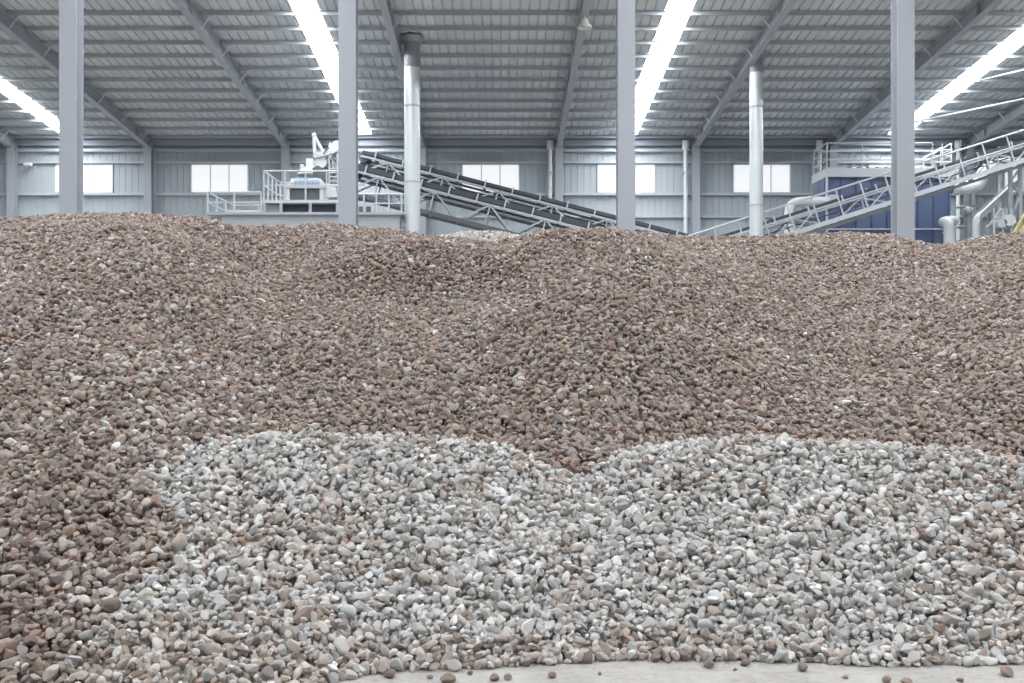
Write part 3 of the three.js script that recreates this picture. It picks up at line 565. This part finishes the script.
const tanTones = [C(0.50, 0.44, 0.40), C(0.45, 0.39, 0.345), C(0.54, 0.49, 0.45), C(0.40, 0.34, 0.30)];
const pick = (a) => a[Math.floor(rnd() * a.length)];
const stones = [];
const q0 = new THREE.Quaternion(), q1 = new THREE.Quaternion(), eul = new THREE.Euler();
function putStone(x, d, lift, layer) {
  const [h, heap] = surface(x, d);
  if (h < 0.004) return;
  const e = 0.05, nx = (SURF(x - e, d) - SURF(x + e, d)) / (2 * e), nz = (SURF(x, d + e) - SURF(x, d - e)) / (2 * e);
  const n = V(nx, 1, nz).normalize();
  const u = CX + FOC * x / d;
  const s = 0.0258 * Math.exp(0.25 * gauss()) * (rnd() < 0.04 ? 1.25 : 1);
  q0.setFromUnitVectors(UPV, n);
  eul.set(gauss() * 0.8, rnd() * Math.PI * 2, gauss() * 0.8, 'YXZ'); q1.setFromEuler(eul);
  const q = q0.clone().multiply(q1);
  const sx = s * (0.85 + rnd() * 0.55), sy = s * (0.75 + rnd() * 0.45), sz = s * (0.8 + rnd() * 0.35);
  let col;
  const n1 = noise(x * 0.9, d * 0.9, 11.5), n2 = noise(x * 2.6, d * 2.6, 4.4);
  if (heap === 'brown') {
    const pale = (d < 5.35 && u > 60 ? 0.28 : 0.05) + 0.10 * clamp(n1, 0, 1) + (u < 330 && u > 60 && d > 6.2 && d < 8.2 ? 0.1 : 0) + 0.22 * sstep(70, 0, Math.abs(u - leftEdge(d))) * (d < 7.3 ? 1 : 0);
    col = rnd() < pale ? (rnd() < 0.7 ? pick(tanTones) : pick(greyTones)) : pick(brownTones);
  } else {
    let tan = 0.12 + 0.45 * sstep(0.05, 0.5, n2 + 0.6 * n1) + 0.4 * sstep(860, 1040, u);
    if (heap === 'grey' && d < greyFront(u) + 0.13 + 0.1 * n1) tan = 0.5 * sstep(800, 700, u) + 0.25;
    if (heap === 'far') tan = 0.25;
    const earthy = heap === 'grey' ? sstep(900, 1010, u) * sstep(5.5, 6.0, d) : 0;
    col = rnd() < tan ? (rnd() < 0.85 - 0.5 * earthy ? pick(tanTones) : pick(brownTones)) : pick(greyTones);
  }
  col = col.clone().multiplyScalar(0.80 + rnd() * 0.42);
  const y = Math.max(h + lift, sy * 0.6);
  stones.push({ x, y, d, u, q, sx, sy, sz, col, heap, layer, v: Math.floor(rnd() * VARIANTS) });
}
{
  const near = 4.2, far = 19;
  const step = 0.0325;
  for (let d = near; d < far; d += step) {
    const hw0 = -(0.60 * d + 0.5), hw1 = 0.62 * d + 0.5;
    const loose = d > 16 ? 0.5 : 1;
    for (let x = hw0; x < hw1; x += step) {
      if (d > 15.8 && (x < -3.2 || x > 2.2)) continue;       // behind the crest only the pale heap shows
      const jx = x + (rnd() - 0.5) * step * 1.1, jd = d + (rnd() - 0.5) * step * 1.1;
      putStone(jx, jd, -0.012 + gauss() * 0.010, 0);
      if (rnd() < 0.45) putStone(x + (rnd() - 0.5) * step * 1.4, d + (rnd() - 0.5) * step * 1.4, 0.010 + rnd() * 0.026, 1);
    }
  }
}
// nearest stones in view stand as objects of their own
const inView = stones.filter((s) => s.layer === 1 && s.u > 4 && s.u < 1020 && CY + FOC * (EYE - s.y) / s.d < 676);
const solo = new Set();
const soloText = {
  grey: ['pale grey crushed stone among the nearest along the front foot of the pale heap', 'pale stones at the heap foot', 'pale_stone'],
  brown: ['brown crushed stone among the nearest in the lower left corner of the brown heap', 'brown stones in the near corner', 'brown_stone'],
};
for (const kind of ['grey', 'brown']) {
  const mine = [], both = [...solo];
  for (const s of inView.filter((t) => t.heap === kind && (kind === 'grey' || t.u < 330)).sort((a, b) => a.d - b.d)) {
    if (mine.length >= 300) break;
    if (mine.some((t) => Math.hypot(t.x - s.x, t.y - s.y, t.d - s.d) < 0.95 * (s.sx + t.sx))) continue;
    if (both.some((t) => Math.hypot(t.x - s.x, t.y - s.y, t.d - s.d) < 0.95 * (s.sx + t.sx))) continue;
    mine.push(s); solo.add(s);
  }
}
const soloMats = new Map();
function soloMat(col) {
  const key = [col.r, col.g, col.b].map((v) => Math.round(v * 24)).join('_');
  if (!soloMats.has(key)) { const m = new THREE.MeshStandardMaterial({ roughness: 0.9 }); m.color.copy(col); soloMats.set(key, m); }
  return soloMats.get(key);
}
for (const s of solo) {
  const [label, group, name] = soloText[s.heap];
  const m = fin(new THREE.Mesh(stoneG[s.v], soloMat(s.col))); m.name = numbered(name);
  m.position.set(s.x, s.y, -s.d); m.quaternion.copy(s.q); m.scale.set(s.sx, s.sy, s.sz);
  tag(m, label, 'stone', group); scene.add(m);
}
// loose stones lying on the concrete
for (const [px, py, k] of [[390, 675, 1.1], [448, 681, 1.3], [495, 678, 0.9], [508, 677, 0.75], [552, 675, 0.85], [656, 659, 1.1], [668, 660, 0.7], [708, 665, 1.1], [745, 663, 0.9], [802, 668, 1.1], [887, 680, 0.9], [906, 682, 0.9], [1006, 673, 1.2], [470, 672, 0.6], [430, 676, 0.55], [735, 668, 0.4], [600, 672, 0.4], [845, 676, 0.5], [960, 679, 0.6]]) {
  const d = EYE * FOC / (py + 2 - CY), v = Math.floor(rnd() * VARIANTS), s = 0.032 * k;
  const m = fin(new THREE.Mesh(stoneG[v], soloMat(pick([C(0.2, 0.185, 0.175), C(0.25, 0.225, 0.205), C(0.28, 0.24, 0.215)])))); m.name = numbered('loose_stone');
  m.scale.setScalar(s); m.rotation.y = rnd() * 6.28; m.position.set(px2x(px, d), s * 0.5, -d);
  tag(m, 'loose dark stone lying by itself on the pale concrete floor', 'stone', 'loose stones on the floor'); scene.add(m);
}
const heapText = { brown: ['brown_gravel_heap', 'wide brown gravel heap filling the hall in front of the columns'], grey: ['pale_gravel_heap', 'low pale grey gravel heap with two humps at the front'], far: ['far_gravel_heap', 'small whitish gravel heap showing behind a dip in the brown crest'] };
const heapGroup = {};
for (const kind of ['brown', 'grey', 'far']) {
  const o = thing(heapText[kind][0], heapText[kind][1], 'gravel heap', null, null, 'stuff'); heapGroup[kind] = o;
  const mine = stones.filter((s) => s.heap === kind && !solo.has(s));
  for (let v = 0; v < VARIANTS; v++) {
    const list = mine.filter((s) => s.v === v); if (!list.length) continue;
    const im = fin(new THREE.InstancedMesh(stoneG[v], stoneMat, list.length)); im.name = 'stones'; im.userData.kind = 'stuff';
    const mtx = new THREE.Matrix4();
    list.forEach((s, i) => { mtx.compose(V(s.x, s.y, -s.d), s.q, V(s.sx, s.sy, s.sz)); im.setMatrixAt(i, mtx); im.setColorAt(i, s.col); });
    o.add(im);
  }
}
// the bulk of the heaps under the top stones
{
  const cell = 0.12, d0 = 4.1, d1 = 21, xa = -13.5, xb = 13.5;
  const nx = Math.round((xb - xa) / cell), nd = Math.round((d1 - d0) / cell);
  const pos = [], kinds = [];
  for (let j = 0; j <= nd; j++) for (let i = 0; i <= nx; i++) { const x = xa + i * cell, d = d0 + j * cell, [h, k] = surface(x, d); pos.push(x, Math.max(h - 0.065, -0.07), -d); kinds.push(k); }
  const tris = { brown: [], grey: [], far: [] };
  for (let j = 0; j < nd; j++) for (let i = 0; i < nx; i++) {
    const a = j * (nx + 1) + i, b = a + 1, c = a + nx + 1, e = c + 1;
    if (Math.max(pos[a * 3 + 1], pos[b * 3 + 1], pos[c * 3 + 1], pos[e * 3 + 1]) <= -0.065) continue;
    tris[kinds[a]].push(a, b, e, a, e, c);
  }
  const mats = { brown: std(0.26, 0.2, 0.165, 0.95), grey: std(0.46, 0.45, 0.44, 0.95), far: std(0.46, 0.45, 0.44, 0.95) };
  for (const k of Object.keys(tris)) {
    if (!tris[k].length) continue;
    const map = new Map(), vp = [], ix = [];
    for (const t of tris[k]) { if (!map.has(t)) { map.set(t, vp.length / 3); vp.push(pos[t * 3], pos[t * 3 + 1], pos[t * 3 + 2]); } ix.push(map.get(t)); }
    const g = new THREE.BufferGeometry(); g.setAttribute('position', new THREE.Float32BufferAttribute(vp, 3)); g.setIndex(ix); g.computeVertexNormals();
    const m = fin(new THREE.Mesh(g, mats[k])); m.name = 'heap_bulk'; m.userData.kind = 'stuff'; heapGroup[k].add(m);
  }
}
console.log('stones', stones.length);
scene.traverse((o) => { if (o.isMesh) { o.castShadow = true; o.receiveShadow = true; } });
renderer.render(scene, camera);
